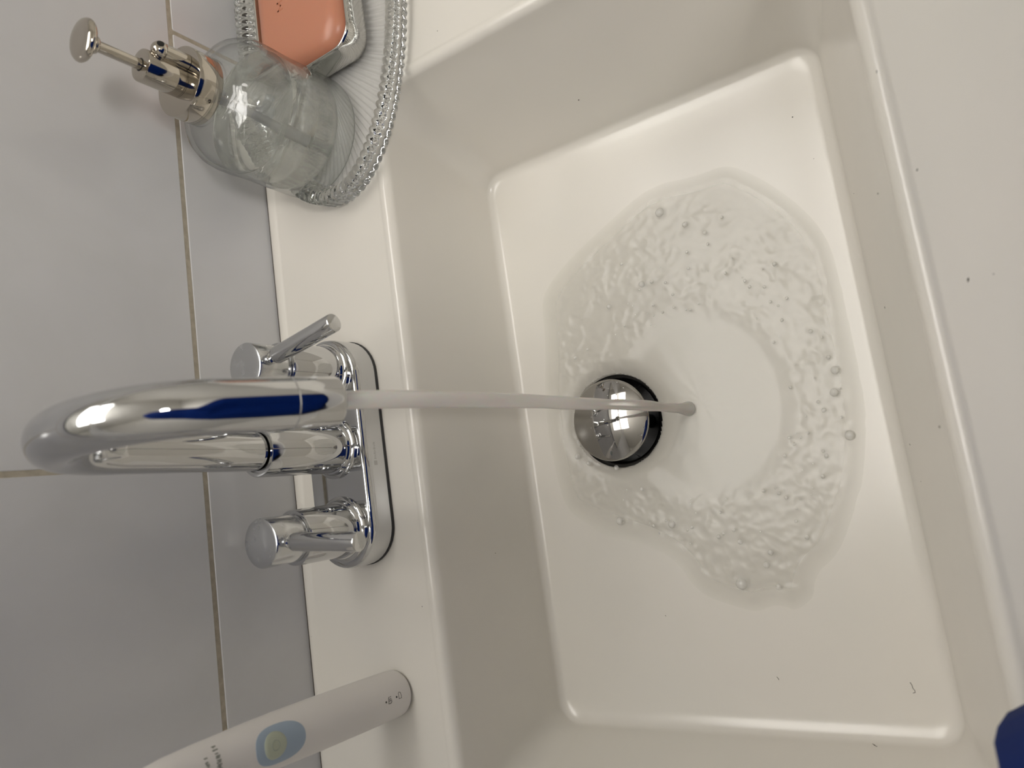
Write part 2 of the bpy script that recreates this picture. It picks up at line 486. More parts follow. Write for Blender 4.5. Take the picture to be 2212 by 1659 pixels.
# lint and hairs lying in the basin
def floor_specks():
    g = G()
    S = [(1712, 253, 1.6, 2.0), (1758, 343, 1.0, 1.0), (1845, 418, .6, 2.0), (1897, 418, .8, 3.5), (1894, 155, .8, 3.5), (1981, 367, 1.2, 2.2), (1912, 664, .7, 2.5),
         (1966, 960, .6, 3.5), (2091, 604, 1.6, 3.5), (2030, 922, .9, 2.8), (1250, 216, 1.6, 2.0), (945, 67, .9, 2.0), (1070, 1195, 1.0, 1.5),
         (912, 1310, .9, 1.5), (673, 1375, .7, 1.0), (1682, 1467, .6, 2.2), (1890, 1610, .5, 3.2), (1438, 1330, .6, 2.2), (2146, 592, .8, 1.4), (1990, 1040, .6, 1.2)]
    cp = Vector((-0.02723, -0.37678, 0.3222))
    dg = bpy.context.evaluated_depsgraph_get()
    for u, v, w, l in S:
        d = (ROW_R * ((u - 1106) / 1538.7) + ROW_D * ((v - 829.5) / 1538.7) + ROW_F).normalized()
        hit, loc, nor, idx = sink.ray_cast(cp, d)
        if not hit: continue
        a = random.uniform(0, pi)
        t = nor.orthogonal().normalized(); t = (Matrix.Rotation(a, 3, nor) @ t)
        b = nor.cross(t)
        L, W = l * 0.00026, w * 0.00024
        pts = []
        for k in range(8):
            q = 2 * pi * k / 8
            rr = random.uniform(0.7, 1.2)
            pts.append(loc + nor * 0.0001 + t * cos(q) * L * rr + b * sin(q) * W * rr)
        top = [loc + (p - loc) * 0.6 + nor * 0.0002 for p in pts]
        g.rings([pts, top], close1=True)
    # curled hair near the left front corner of the basin
    for seg in ([(1966, 1474), (1970, 1480), (1972, 1487), (1976, 1491), (1977, 1496), (1972, 1497)], [(1885, 1607), (1890, 1611), (1895, 1613)], [(1678, 1462), (1683, 1468)]):
        P = []
        for u, v in seg:
            d = (ROW_R * ((u - 1106) / 1538.7) + ROW_D * ((v - 829.5) / 1538.7) + ROW_F).normalized()
            hit, loc, nor, idx = sink.ray_cast(cp, d)
            if hit: P.append(loc + nor * 0.0001)
        if len(P) > 1: g.tube(P, 0.00014, 6)
    o = g.make('lint', mat('dark_lint', (0.10, 0.09, 0.075), 0.8), None, True, None)
    tag(o, 'tiny dark lint specks and hairs scattered over the white sink', 'lint', kind='stuff')


bpy.context.view_layer.update()
floor_specks()

# ------------------------------------------------------------------ drain with pop-up stopper
drain = empty('sink_drain', (HX, HY, -0.13), 'chrome domed pop-up stopper raised over the black drain hole', 'drain')
G().lathe([(0.0300, -0.1040), (0.0283, -0.1052), (0.0268, -0.107), (0.0264, -0.113), (0.0262, -0.16), (0.0264, -0.162), (0.0284, -0.162), (0.0284, -0.1075)], (HX, HY), 64, None, False, False).make('drain_pipe', DARK, drain)
G().lathe([(0.0262, -0.158), (0.001, -0.158)], (HX, HY), 32, None, False, True).make('drain_bottom', DARK, drain)
G().lathe([(0.005, -0.156), (0.005, -0.092), (0.012, -0.0905)], (HX, HY), 32, None, True, True).make('stopper_stem', RUBBER, drain)
CX, CY, CZ = 0.0052, -0.1915, -0.0885
prof = [(0.004, CZ - 0.0025), (0.0235, CZ - 0.0022), (0.0252, CZ - 0.0014), (0.0257, CZ - 0.0004), (0.0255, CZ + 0.0004), (0.0250, CZ + 0.0009)]
for k in range(1, 15):
    r = 0.0250 * (1 - k / 15) + 0.0002
    prof.append((r, CZ + 0.0009 + 0.0046 * (1 - (r / 0.025) ** 2)))
G().lathe(prof, (CX, CY), 96).make('stopper_cap', mat('dark_chrome', (0.42, 0.41, 0.395), 0.035, 1.0), drain)
# drops of water lying on the stopper
drops = G()
for k in range(26):
    a = random.uniform(0, 2 * pi); rr = 0.024 * math.sqrt(random.random())
    x, y = CX + rr * cos(a), CY + rr * sin(a)
    z = CZ + 0.0009 + 0.0046 * (1 - (rr / 0.025) ** 2)
    q = random.uniform(0.0002, 0.0006)
    drops.lathe([(q, z - 0.00005), (q * 0.85, z + q * 0.3), (q * 0.4, z + q * 0.5), (q * 0.05, z + q * 0.55)], (x, y), 10)
o = drops.make('water_drops', WATER, drain); o['kind'] = 'stuff'

# ------------------------------------------------------------------ faucet
FX, FY = 0.0090, -0.0600
faucet = empty('faucet', (FX, FY, 0), 'polished chrome gooseneck faucet with two lever handles, running water', 'faucet')
PXL, PXR, PH = -0.0610, 0.0762, 0.0190
PR = 0.0233


def stadium(o, z, n=20):
    pts = []
    for k in range(n + 1):
        a = -pi / 2 + pi * k / n; pts.append(Vector((PXR - PR + (PR - o) * cos(a), FY + (PR - o) * sin(a), z)))
    for k in range(n + 1):
        a = pi / 2 + pi * k / n; pts.append(Vector((PXL + PR + (PR - o) * cos(a), FY + (PR - o) * sin(a), z)))
    return pts


G().rings([stadium(0.0002, 0.0002), stadium(-0.0003, 0.0004), stadium(-0.0003, 0.0020), stadium(0.0004, 0.0022)], True, True).make('gasket', RUBBER, faucet)
G().rings([stadium(0.0003, 0.0022), stadium(0.0, 0.0024), stadium(0.0, PH - 0.0028), stadium(0.0004, PH - 0.0013), stadium(0.0011, PH - 0.0004), stadium(0.0022, PH), stadium(0.004, PH)], True, True).make('base_plate', CHROME, faucet, True, 0.8)
# worn, unreadable stamped mark on the front of the base plate
em = G()
yq = FY - PR - 0.00003
em.box(-0.0035, -0.0008, yq, yq + 0.0001, 0.0085, 0.0112)
for k in range(11):
    em.box(0.0002 + k * 0.00095, 0.0002 + k * 0.00095 + (0.0005 if k % 3 else 0.00065), yq, yq + 0.0001, 0.0089 + 0.0002 * (k % 2), 0.0106 - 0.0002 * (k % 3))
em.make('stamped_mark', mat('etched_chrome', (0.45, 0.45, 0.44), 0.25, 1.0), faucet, False)


def sleeve(x, y, r0, r1, ztop):
    G().lathe([(r0 + 0.0036, PH - 0.0003), (r0 + 0.0036, PH + 0.0008), (r0 + 0.0031, PH + 0.0014), (r0 + 0.0016, PH + 0.0019), (r0 + 0.0013, PH + 0.0034), (r0 + 0.0007, PH + 0.0043), (r0 - 0.0005, PH + 0.0046)], (x, y), 64).make('flange_ring', CHROME, faucet, True, 0.6)
    G().lathe([(r0 - 0.0002, PH + 0.003), (r0, PH + 0.006), (r1, ztop - 0.0006), (r1 - 0.0003, ztop - 0.0001), (r1 - 0.0009, ztop), (r1 - 0.0022, ztop), (r1 - 0.0024, ztop - 0.0015)], (x, y), 64).make('sleeve', CHROME, faucet, True, 0.6)


# spout
sleeve(FX + 0.001, FY, 0.0146, 0.0137, 0.0745)
YAW, RA, ZS, TH_, LEND, TR = 0.051, 0.0441, 0.1458, 2.86, 0.0484, 0.0107
bx, by = FX + 0.0039, FY
dx, dy = sin(YAW), -cos(YAW)
path = [Vector((FX + 0.0010 + (bx - FX - 0.001) * (k / 6), by, 0.070 + (ZS - 0.070) * k / 6)) for k in range(7)]
for k in range(1, 49):
    a = TH_ * k / 48
    rr = RA * (1 - cos(a))
    path.append(Vector((bx + dx * rr, by + dy * rr, ZS + RA * sin(a))))
tdir = Vector((dx * sin(TH_), dy * sin(TH_), cos(TH_)))
e0 = path[-1].copy()
JOIN = 0.0283
path.append(e0 + tdir * JOIN)
G().tube(path, TR * 0.98, 48).make('spout', CHROME, faucet, True, 0.6)
f = axis_frame(e0 + tdir * (JOIN + 0.0006), tdir)
LA = LEND - JOIN
G().lathe([(0.0085, -0.002), (TR * 0.95, -0.0004), (TR * 0.985, 0.0), (TR * 0.985, LA - 0.0012), (TR * 0.96, LA - 0.0004), (TR * 0.92, LA), (TR * 0.78, LA), (TR * 0.76, LA - 0.003)], frame=f, n=48).make('aerator', CHROME, faucet, True, 0.6)
G().lathe([(TR * 0.88, -0.0008), (TR * 0.88, 0.0004)], frame=f, n=48).make('aerator_seam', RUBBER, faucet)
TIP = e0 + tdir * (LEND + 0.0004)

# taps: body sleeve, turning head, lever
for (tx, ty, lend) in ((-0.0379, FY, (-0.0428, -0.1235)), (0.0562, FY, (0.0663, -0.1225))):
    sleeve(tx, ty, 0.0156, 0.0150, 0.0560)
    h = G().lathe([(0.0115, 0.0548), (0.0128, 0.0562), (0.0130, 0.0568), (0.0130, 0.0762), (0.0127, 0.0768), (0.0121, 0.0771), (0.010, 0.0772)], (tx, ty), 64).make('handle', CHROME2, faucet, True, 0.6)
    p0 = Vector((tx, ty, 0.0700)); p1 = Vector((lend[0], lend[1], 0.0700))
    dd = (p1 - p0).normalized(); LL = (p1 - p0).length
    f = axis_frame(p0, dd)
    prof = [(0.0022, 0.0105), (0.0026, 0.0132), (0.0034, 0.0140), (0.0034, 0.0150), (0.0028, 0.0156), (0.0030, 0.0164), (0.0043, 0.0172), (0.0047, 0.0182), (0.0048, 0.020), (0.0048, LL - 0.0006), (0.0046, LL - 0.0001), (0.0041, LL)]
    lv = G().lathe(prof, frame=f, n=40).make('lever', CHROME, None, True, 0.6)
    lv.parent = h

# ------------------------------------------------------------------ water
LAND = Vector((0.0044, -0.2392, FZ - 0.0002))
g = G()
pts, rad = [], []
N = 46
v0 = (LAND - TIP)
for k in range(N + 1):
    t = k / N
    p = Vector((TIP.x + v0.x * t, 0, 0))
    z = TIP.z + v0.z * t
    y = TIP.y + v0.y * (t ** 0.72)
    wob = 0.0004 * t
    pts.append(Vector((p.x + wob * sin(17 * t + 1) * 0.8, y + wob * cos(13 * t), z)))
    r = 0.0041 - 0.0012 * min(1, t * 1.3) + 0.00022 * sin(26 * t) * t + 0.00015 * sin(61 * t + 2) * t
    if t > 0.95: r += (t - 0.95) * 0.03
    rad.append(r)
pts[0] = TIP - tdir * 0.003
G().tube(pts, rad, 28).make('water_stream', STREAM).name = 'water_stream'
st = bpy.data.objects['water_stream']
tag(st, 'thin column of water falling from the faucet into the basin', 'water')

OUT = [(0.0861, -0.1471), (0.0731, -0.1468), (0.0531, -0.1440), (0.0331, -0.1400), (0.005, -0.138), (-0.0163, -0.139), (-0.0312, -0.1400), (-0.0467, -0.1433), (-0.055, -0.1516), (-0.0639, -0.1687), (-0.0816, -0.2125), (-0.1067, -0.2225), (-0.1167, -0.2482), (-0.1195, -0.2581), (-0.1147, -0.2693), (-0.12, -0.2782), (-0.1117, -0.2919), (-0.0995, -0.2942), (-0.0882, -0.3104), (-0.0602, -0.3248), (-0.0532, -0.3284), (-0.0296, -0.3352), (-0.0056, -0.3390), (0.0322, -0.3390), (0.0685, -0.3390), (0.0914, -0.3353), (0.1193, -0.3183), (0.1418, -0.296), (0.1471, -0.2859), (0.1462, -0.2685), (0.1509, -0.239), (0.1347, -0.2035), (0.1142, -0.1648), (0.0987, -0.1493)]


def smooth_poly(P, it=2):
    for _ in range(it):
        Q = []
        for i in range(len(P)):
            a, b = P[i], P[(i + 1) % len(P)]
            Q.append((a[0] * .75 + b[0] * .25, a[1] * .75 + b[1] * .25)); Q.append((a[0] * .25 + b[0] * .75, a[1] * .25 + b[1] * .75))
        P = Q
    return P


OUTS = smooth_poly(OUT, 3)


def sdist(x, y):
    """signed distance to outline, positive inside"""
    ins = False; dmin = 1e9
    n = len(OUTS)
    for i in range(n):
        x1, y1 = OUTS[i]; x2, y2 = OUTS[(i + 1) % n]
        if (y1 > y) != (y2 > y) and x < (x2 - x1) * (y - y1) / (y2 - y1) + x1: ins = not ins
        ex, ey = x2 - x1, y2 - y1
        t = max(0, min(1, ((x - x1) * ex + (y - y1) * ey) / (ex * ex + ey * ey + 1e-12)))
        d = (x - x1 - ex * t) ** 2 + (y - y1 - ey * t) ** 2
        if d < dmin: dmin = d
    return math.sqrt(dmin) * (1 if ins else -1)


def sstep(a, b, x):
    t = max(0, min(1, (x - a) / (b - a))); return t * t * (3 - 2 * t)


def water_h(x, y, sd):
    rx, ry = (x - 0.006) / 0.058, (y + 0.248) / 0.050
    r = math.sqrt(rx * rx + ry * ry)
    turb = sstep(0.85, 1.12, r)
    edge = sstep(0, 0.011, sd)
    ang = math.atan2(ry, rx)
    # near the outer rim of the film the surface calms down
    calm = (1 - 0.55 * sstep(1.7, 2.3, r)) * (0.35 + 0.75 * sstep(-0.35, 0.35, noise.noise(Vector((x * 45, y * 45, 9.9)))))
    a = noise.noise(Vector((x * 130, y * 130, 3.1)))
    b = noise.noise(Vector((x * 250 + 5, y * 250, 7.7)))
    c = noise.noise(Vector((r * 13.0, ang * 9.0, 1.3)))
    d = noise.noise(Vector((x * 330, y * 330, 2.2)))
    ridge = (1 - abs(a)) ** 3
    rip = 0.00036 * a + 0.00030 * b + 0.00030 * c + 0.00016 * d + 0.00040 * (ridge - 0.5)
    jump = 0.00035 * math.exp(-((r - 1.05) / 0.10) ** 2)
    inner = 0.00008 * noise.noise(Vector((r * 4, ang * 5, 0.5))) + 0.00004 * b
    h = 0.0005 + 0.0011 * turb + rip * turb * calm + jump + inner * (1 - turb)
    return FZ + max(h, 0.00015) * edge - 0.0009 * (1 - edge)


g = G()
x0, x1, y0, y1, st_ = -0.126, 0.156, -0.342, -0.134, 0.00085
nx, ny = int((x1 - x0) / st_), int((y1 - y0) / st_)
idx = {}
V, F, DEP = [], [], []
for j in range(ny + 1):
    for i in range(nx + 1):
        x, y = x0 + i * st_, y0 + j * st_
        sd = sdist(x, y)
        if sd < -0.0016: continue
        if (x - HX) ** 2 + (y - HY) ** 2 < 0.0300 ** 2: continue
        q = math.hypot(x - HX, y - HY)
        z = water_h(x, y, sd)
        if q < 0.045: z -= 0.0040 * (1 - sstep(0.0295, 0.044, q)) ** 2
        idx[(i, j)] = len(V); V.append(Vector((x, y, z))); DEP.append(sstep(0.0, 0.02, sd))
for (i, j), k in idx.items():
    q = [(i, j), (i + 1, j), (i + 1, j + 1), (i, j + 1)]
    if all(t in idx for t in q): F.append(tuple(idx[t] for t in q))
film = obj('water_film', V, F, FILM, None, True, None)
da = film.data.attributes.new('depth', 'FLOAT', 'POINT')
da.data.foreach_set('value', DEP)
tag(film, 'shallow rippling film of clear water spreading over the basin floor', 'water')
BUBBLE = thin_clear('bubble_skin', (0.99, 0.99, 0.98), 0.6, (0.93, 0.92, 0.88), 1.5, 0.10)
BUB = [(0.1277, -0.2431, 0.00297), (0.1151, -0.2575, 0.00189), (0.1065, -0.2684, 0.00135), (0.0991, -0.2688, 0.00108), (0.0981, -0.2556, 0.00108), (0.103, -0.2128, 0.00108), (0.0763, -0.3036, 0.00135), (0.0781, -0.1995, 0.00162), (0.0863, -0.2305, 0.00135), (0.0863, -0.2239, 0.00216), (0.0553, -0.3063, 0.00108), (0.0438, -0.3016, 0.00108), (0.034, -0.3152, 0.00135), (0.0179, -0.3214, 0.00135), (0.0103, -0.3234, 0.00243), (-0.0015, -0.3207, 0.00243), (-0.005, -0.3117, 0.00108), (-0.01, -0.3137, 0.00135), (-0.0254, -0.3238, 0.00243), (-0.0347, -0.3104, 0.00135), (-0.0453, -0.3065, 0.00108), (-0.0837, -0.2716, 0.00162), (-0.0904, -0.2681, 0.00189), (-0.0999, -0.2522, 0.00351), (-0.1026, -0.2724, 0.00162), (-0.063, -0.2169, 0.00243), (-0.0578, -0.183, 0.00243), (-0.0137, -0.1601, 0.00162), (0.0507, -0.1699, 0.00135), (0.0542, -0.1795, 0.00108), (-0.0398, -0.2014, 0.00135), (-0.0768, -0.2923, 0.00135), (-0.0697, -0.2533, 0.00108), (-0.0727, -0.244, 0.00135), (-0.0765, -0.2557, 0.00162), (-0.019, -0.1674, 0.00135), (-0.0245, -0.1863, 0.00135), (-0.0493, -0.2739, 0.00108), (-0.0546, -0.2857, 0.00108), (-0.0219, -0.2933, 0.00108), (0.0672, -0.2877, 0.00108), (0.1125, -0.2797, 0.00108)]
rnd = random.Random(11)
while len(BUB) < 118:
    q = rnd.uniform(0, 2 * pi); rr = rnd.uniform(0.98, 1.55)
    x, y = 0.006 + 0.058 * rr * cos(q), -0.248 + 0.050 * rr * sin(q)
    if sdist(x, y) > 0.008 and math.hypot(x - HX, y - HY) > 0.040 and min(math.hypot(x - a, y - b) for a, b, _ in BUB) > 0.0022:
        BUB.append((x, y, rnd.choice((0.0005, 0.0006, 0.0008, 0.0010))))
bub_me = None
for x, y, r in BUB:
    z = water_h(x, y, 0.01) - 0.0002
    if bub_me is None:
        b0 = G().lathe([(1.25, -0.35), (1.0, -0.05), (0.92, 0.25), (0.75, 0.5), (0.5, 0.68), (0.25, 0.76), (0.02, 0.79)], (0, 0), 24, None, False, True).make('bubble', BUBBLE, film, True, None)
        bub_me = b0
        b = b0
    else:
        b = bub_me.copy(); C.objects.link(b)
    b.location = (x, y, z); b.scale = (r * 0.95, r * 0.95, r * 0.95)

# ------------------------------------------------------------------ oval fluted glass tray
TX, TY, TA, TB, TZ = 0.3130, -0.0765, 0.1520, 0.0732, 0.0012
NF = 134; NT = NF * 8
# equal arc length parameters so that every flute has the same width
_fine = [2 * pi * k / 4000 for k in range(4001)]
_arc = [0.0]
for _a in _fine[:-1]:
    _arc.append(_arc[-1] + math.hypot(TA * sin(_a), TB * cos(_a)))
ANG = []; _j = 0
for _k in range(NT):
    _t = _arc[-1] * _k / NT
    while _arc[_j + 1] < _t: _j += 1
    ANG.append(_fine[_j] + (_fine[1]) * (_t - _arc[_j]) / (_arc[_j + 1] - _arc[_j]))
g = G()
prof = [  # (inset, z, flute type)
    (0.0060, 0.0000, 0), (0.0035, 0.0002, 1), (0.0022, 0.0016, 1), (0.0016, 0.0050, 1), (0.0010, 0.0095, 1), (0.0004, 0.0138, 1),
    (0.0006, 0.0152, 2), (0.0022, 0.0166, 2), (0.0045, 0.0168, 2), (0.0070, 0.0158, 2), (0.0095, 0.0136, 2), (0.0118, 0.0108, 2), (0.0128, 0.0092, 0), (0.0134, 0.0075, 5), (0.0144, 0.0055, 5), (0.0156, 0.0042, 0)]
prof_floor = [(0.0152, 0.0043, 0), (0.0180, 0.0039, 3), (0.0230, 0.0036, 3), (0.0290, 0.0035, 3), (0.0380, 0.0034, 3), (0.0500, 0.0034, 4), (0.0640, 0.0033, 0), (0.0722, 0.0033, 0)]


def tray_rings(prof):
    rings = []
    for d, z, kind in prof:
        ring = []
        for k in range(NT):
            a = ANG[k]
            ph = 2 * pi * NF * k / NT
            dd, zz = d, z
            if kind == 1:
                ph += (z - 0.006) * 180
                dd = d + 0.0019 * (1 - abs(cos(ph / 2)) ** 0.8)
            elif kind == 2:
                ph += 1.5 + (d - 0.001) * 160
                zz = z - 0.0024 * (1 - abs(cos(ph / 2)) ** 0.8)
            elif kind == 5:
                dd = d + 0.0008 * cos(ph)
            elif kind == 3:
                zz = z - 0.0013 * (0.5 + 0.5 * cos(ph)) ** 2
            elif kind == 4:
                zz = z - 0.0008 * (0.5 + 0.5 * cos(ph)) ** 2
            ring.append(Vector((TX + (TA - dd) * cos(a), TY + (TB - dd) * sin(a), TZ + zz)))
        rings.append(ring)
    return rings


def flat_ring(d, z): return [Vector((TX + (TA - d) * cos(a), TY + (TB - d) * sin(a), TZ + z)) for a in ANG]


R_ = tray_rings(prof) + [flat_ring(0.0156, 0.0010), flat_ring(0.011, 0.0004)]
g.rings(R_ + [R_[0]])
tray = g.make('glass_tray', GLASS, None, True, None)
fl = G().rings(tray_rings(prof_floor), close1=True).make('tray_floor', TRAY_FLOOR, tray, True, None)
tag(tray, 'oval clear fluted glass tray holding soap and dispenser beside the faucet', 'tray')

# ------------------------------------------------------------------ chrome soap dish and soap
dish = empty('soap_dish', (0.30, -0.075, 0.006), 'rectangular polished metal soap dish with rounded corners on the glass tray', 'soap dish')
dx0, dx1, dy0, dy1 = 0.2470, 0.3540, -0.1150, -0.0335
z0 = TZ + 0.0036


def rr_(o, z, rc=0.0150): return rrect(dx0 + o, dx1 - o, dy0 + o, dy1 - o, max(rc - o, 0.003), z, 12, 4)


SH = 0.0205
ringsd = [rr_(0.010, z0), rr_(0.005, z0 + 0.0002), rr_(0.0022, z0 + 0.0014), rr_(0.0006, z0 + 0.0042), rr_(0.0, z0 + 0.008), rr_(0.0, z0 + SH - 0.002), rr_(0.0004, z0 + SH - 0.0006), rr_(0.0011, z0 + SH), rr_(0.0019, z0 + SH - 0.0003), rr_(0.0024, z0 + SH - 0.0012),
          rr_(0.0028, z0 + 0.006), rr_(0.0045, z0 + 0.0032), rr_(0.008, z0 + 0.0026)]
G().rings(ringsd, True, True).make('dish_body', mat('polished_steel', (0.60, 0.59, 0.56), 0.06, 1.0), dish, True, 1.2)
sx0, sx1, sy0, sy1 = dx0 + 0.0036, dx1 - 0.0040, dy0 + 0.0040, dy1 - 0.0036
sz0, sz1 = z0 + 0.0028, z0 + 0.0245


def ss(o, z): return rrect(sx0 + o, sx1 - o, sy0 + o, sy1 - o, 0.0165 - o * 0.4, z, 12, 4)


srings = [ss(0.012, sz0), ss(0.006, sz0 + 0.0006), ss(0.002, sz0 + 0.003), ss(0.0, sz0 + 0.0075), ss(0.0, sz1 - 0.0105), ss(0.0007, sz1 - 0.0070), ss(0.0024, sz1 - 0.0040), ss(0.0052, sz1 - 0.0018), ss(0.0085, sz1 - 0.0007), ss(0.0100, sz1 - 0.0004), ss(0.013, sz1 - 0.0001), ss(0.02, sz1), ss(0.03, sz1 + 0.0001)]
soap = G().rings(srings, True, True).make('bar_soap', SOAP, None, True, 1.4)
tag(soap, 'coral orange bar of soap with rounded edges in the metal dish', 'soap')
soap['local'] = 0


def strokes(name, segs, w, m, parent, lift=0.0, thick=0.0002, n=None):
    """flat stroke ribbons as little boxes between 3-D points; n = surface normal function"""
    g = G()
    for a, b in segs:
        a, b = Vector(a), Vector(b)
        nn = n(a) if callable(n) else Vector(n)
        t = (b - a).normalized(); s = nn.cross(t).normalized() * (w / 2)
        a = a - t * w * 0.3; b = b + t * w * 0.3
        lo, hi = nn * (lift - thick), nn * lift
        v = [a - s + lo, a + s + lo, b + s + lo, b - s + lo, a - s + hi, a + s + hi, b + s + hi, b - s + hi]
        g.add(v, [(0, 3, 2, 1), (4, 5, 6, 7), (0, 1, 5, 4), (1, 2, 6, 5), (2, 3, 7, 6), (3, 0, 4, 7)])
    return g.make(name, m, parent, False)


mz = sz1 + 0.00008
# the letter M, read from the wall side, then the start of the next letter beyond the frame
mx, my = 0.2915, -0.0640
ms = [((0, 0), (0, .0045)), ((0, .0045), (.0028, .0015)), ((.0028, .0015), (.0056, .0045)), ((.0056, .0045), (.0056, 0))]
strokes('pressed_letter', [((mx + a[0], my + a[1] - 0.002, mz), (mx + b[0], my + b[1] - 0.002, mz)) for a, b in ms], 0.0011, SOAPMARK, soap, 0.00002, 0.0001, (0, 0, 1))

# ------------------------------------------------------------------ soap dispenser
BX, BY = 0.2137, -0.0572
zb = TZ + 0.0040
disp = empty('soap_dispenser', (BX, BY, zb), 'clear glass pump dispenser of liquid soap with nickel pump on the glass tray', 'dispenser')
outer = [(0.0300, 0.0), (0.0360, 0.0004), (0.0384, 0.0018), (0.0393, 0.0045), (0.0393, 0.012), (0.0388, 0.030), (0.0384, 0.044), (0.0386, 0.052), (0.0385, 0.0590), (0.0372, 0.0655), (0.0342, 0.0705), (0.0295, 0.0738), (0.0240, 0.0758), (0.0206, 0.0768), (0.0190, 0.0780), (0.0186, 0.0792), (0.0192, 0.0800), (0.0192, 0.0808), (0.0184, 0.0816), (0.0183, 0.0828), (0.0190, 0.0835), (0.0190, 0.0843), (0.0182, 0.0850), (0.0182, 0.0930)]
inner = [(0.0168, 0.0930), (0.0168, 0.0790), (0.0185, 0.0762), (0.0222, 0.0745), (0.0278, 0.0720), (0.0326, 0.0682), (0.0353, 0.0635), (0.0364, 0.0580), (0.0365, 0.052), (0.0363, 0.044), (0.0366, 0.030), (0.0371, 0.019), (0.0366, 0.0150), (0.0345, 0.0128), (0.0300, 0.0120), (0.015, 0.0130), (0.002, 0.0134)]
G().lathe([(r, z + zb) for r, z in outer + inner], (BX, BY), 96).make('glass_bottle', BOTTLE_GLASS, disp, True, 1.2)
zl = 0.0490
liq = [(0.004, 0.0133), (0.015, 0.0129), (0.0300, 0.0119), (0.0345, 0.0127), (0.0366, 0.0149), (0.0371, 0.019), (0.0366, 0.030), (0.0366, 0.044), (0.0367, zl + 0.0006), (0.0360, zl + 0.0001), (0.0345, zl), (0.020, zl), (0.004, zl)]
G().lathe([(r, z + zb) for r, z in liq], (BX, BY), 96).make('liquid_soap', LIQUID, disp, True, 1.2)
G().tube([(BX - 0.003, BY - 0.001, zb + 0.0145), (BX - 0.001, BY - 0.001, zb + 0.05), (BX, BY, zb + 0.088)], 0.0028, 20).make('dip_tube', mat('clouded_plastic_tube', (0.72, 0.73, 0.71), 0.35, 0, 0.5, Transmission_Weight=0.4), disp)
zc0, zc1 = 0.0868, 0.1010
G().lathe([(0.0175, zc0), (0.0190, zc0), (0.0192, zc0 + 0.0003), (0.0192, zc1 - 0.0005), (0.0190, zc1 - 0.0001), (0.0186, zc1), (0.010, zc1)], (BX, BY), 96).make('collar', NICKEL, disp, True, 0.6)
G().lathe([(0.0086, zc1 - 0.0005), (0.0086, zc1 + 0.0003), (0.0082, zc1 + 0.0004), (0.0086, zc1 + 0.0005), (0.0086, zc1 + 0.0205), (0.0083, zc1 + 0.0212), (0.0077, zc1 + 0.0215), (0.0032, zc1 + 0.0215), (0.0031, zc1 + 0.0205)], (BX, BY), 64).make('pump_body', NICKEL, disp, True, 0.6)
G().lathe([(0.0034, zc1 + 0.0213), (0.0034, zc1 + 0.02155), (0.003, zc1 + 0.0216)], (BX, BY), 32).make('plunger_seal', BLACK, disp)
G().lathe([(0.0028, zc1 + 0.018), (0.0028, 0.1470)], (BX, BY), 32).make('plunger_rod', NICKEL, disp, True, 0.6)
G().lathe([(0.0028, 0.1440), (0.0040, 0.1444), (0.0044, 0.1452), (0.0042, 0.1462), (0.0034, 0.1468), (0.0036, 0.1476), (0.0085, 0.1482), (0.0102, 0.1490), (0.0108, 0.1500), (0.0107, 0.1510), (0.0098, 0.1522), (0.0082, 0.1529), (0.0050, 0.1531), (0.001, 0.1530)], (BX, BY), 64).make('plunger_button', NICKEL, disp, True, 1.2)
NXP, NYP = 0.2208, -0.0655
nz = G().lathe([(0.0044, zc1 + 0.0002), (0.0044, 0.1130), (0.0045, 0.1145)] + [(0.0047 * cos(a), 0.1160 + 0.0047 * sin(a)) for a in [x * pi / 16 for x in range(-3, 8)]] + [(0.0003, 0.1207)], (NXP, NYP), 40).make('nozzle', NICKEL, disp, True, 1.2)
f = axis_frame((NXP + 0.0008, NYP - 0.0030, 0.1176), (0.25, -0.75, 0.35))
refl = G().lathe([(0.0018, 0.0000), (0.0018, 0.0012), (0.0012, 0.0014)], frame=f, n=24).make('nozzle_reflection', BLACK, nz)  # black disc painted on as the dark reflection in the nozzle dome

# ------------------------------------------------------------------ electric toothbrush handle
QX, QY = -0.1352, -0.0701
brush = empty('electric_toothbrush', (QX, QY, 0.0002), 'white electric toothbrush handle with blue pad standing on the sink deck', 'toothbrush')
LEAN = Matrix.Translation((QX, QY, 0.0002)) @ Matrix.Rotation(0.050, 4, 'Y') @ Matrix.Rotation(-0.004, 4, 'X')
BP = [(0.0095, 0.0004), (0.0115, 0.0006), (0.0126, 0.0016), (0.0130, 0.0035), (0.0131, 0.006), (0.0132, 0.03), (0.0131, 0.06), (0.0127, 0.085), (0.0120, 0.105), (0.0110, 0.125), (0.0098, 0.142), (0.0082, 0.152), (0.0066, 0.156)]


def brad(z):
    for (r0, a), (r1, b) in zip(BP[:-1], BP[1:]):
        if a <= z <= b: return r0 + (r1 - r0) * (z - a) / (b - a)
    return BP[-1][0]


G().lathe(BP, frame=LEAN, n=80).make('handle_body', PLASTIC, brush, True, 0.9)
G().lathe([(0.0064, 0.1558), (0.0064, 0.1568), (0.006, 0.157)], frame=LEAN, n=48).make('neck_seam', RUBBER, brush)
G().lathe([(0.0062, 0.1568), (0.0060, 0.162), (0.0042, 0.170), (0.0030, 0.185), (0.0026, 0.212), (0.0030, 0.226), (0.0024, 0.229)], frame=LEAN, n=40).make('brush_neck', PLASTIC, brush, True, 0.9)
f = LEAN @ Matrix.Translation((0, -0.002, 0.221)) @ Matrix.Rotation(pi / 2, 4, 'X')
G().lathe([(0.0040, 0.0), (0.0042, 0.009), (0.0036, 0.0098)], frame=f, n=24).make('bristles', mat('white_bristles', (0.75, 0.78, 0.8), 0.7), brush)
FACE = -pi / 2 + 0.10      # direction of the front of the handle


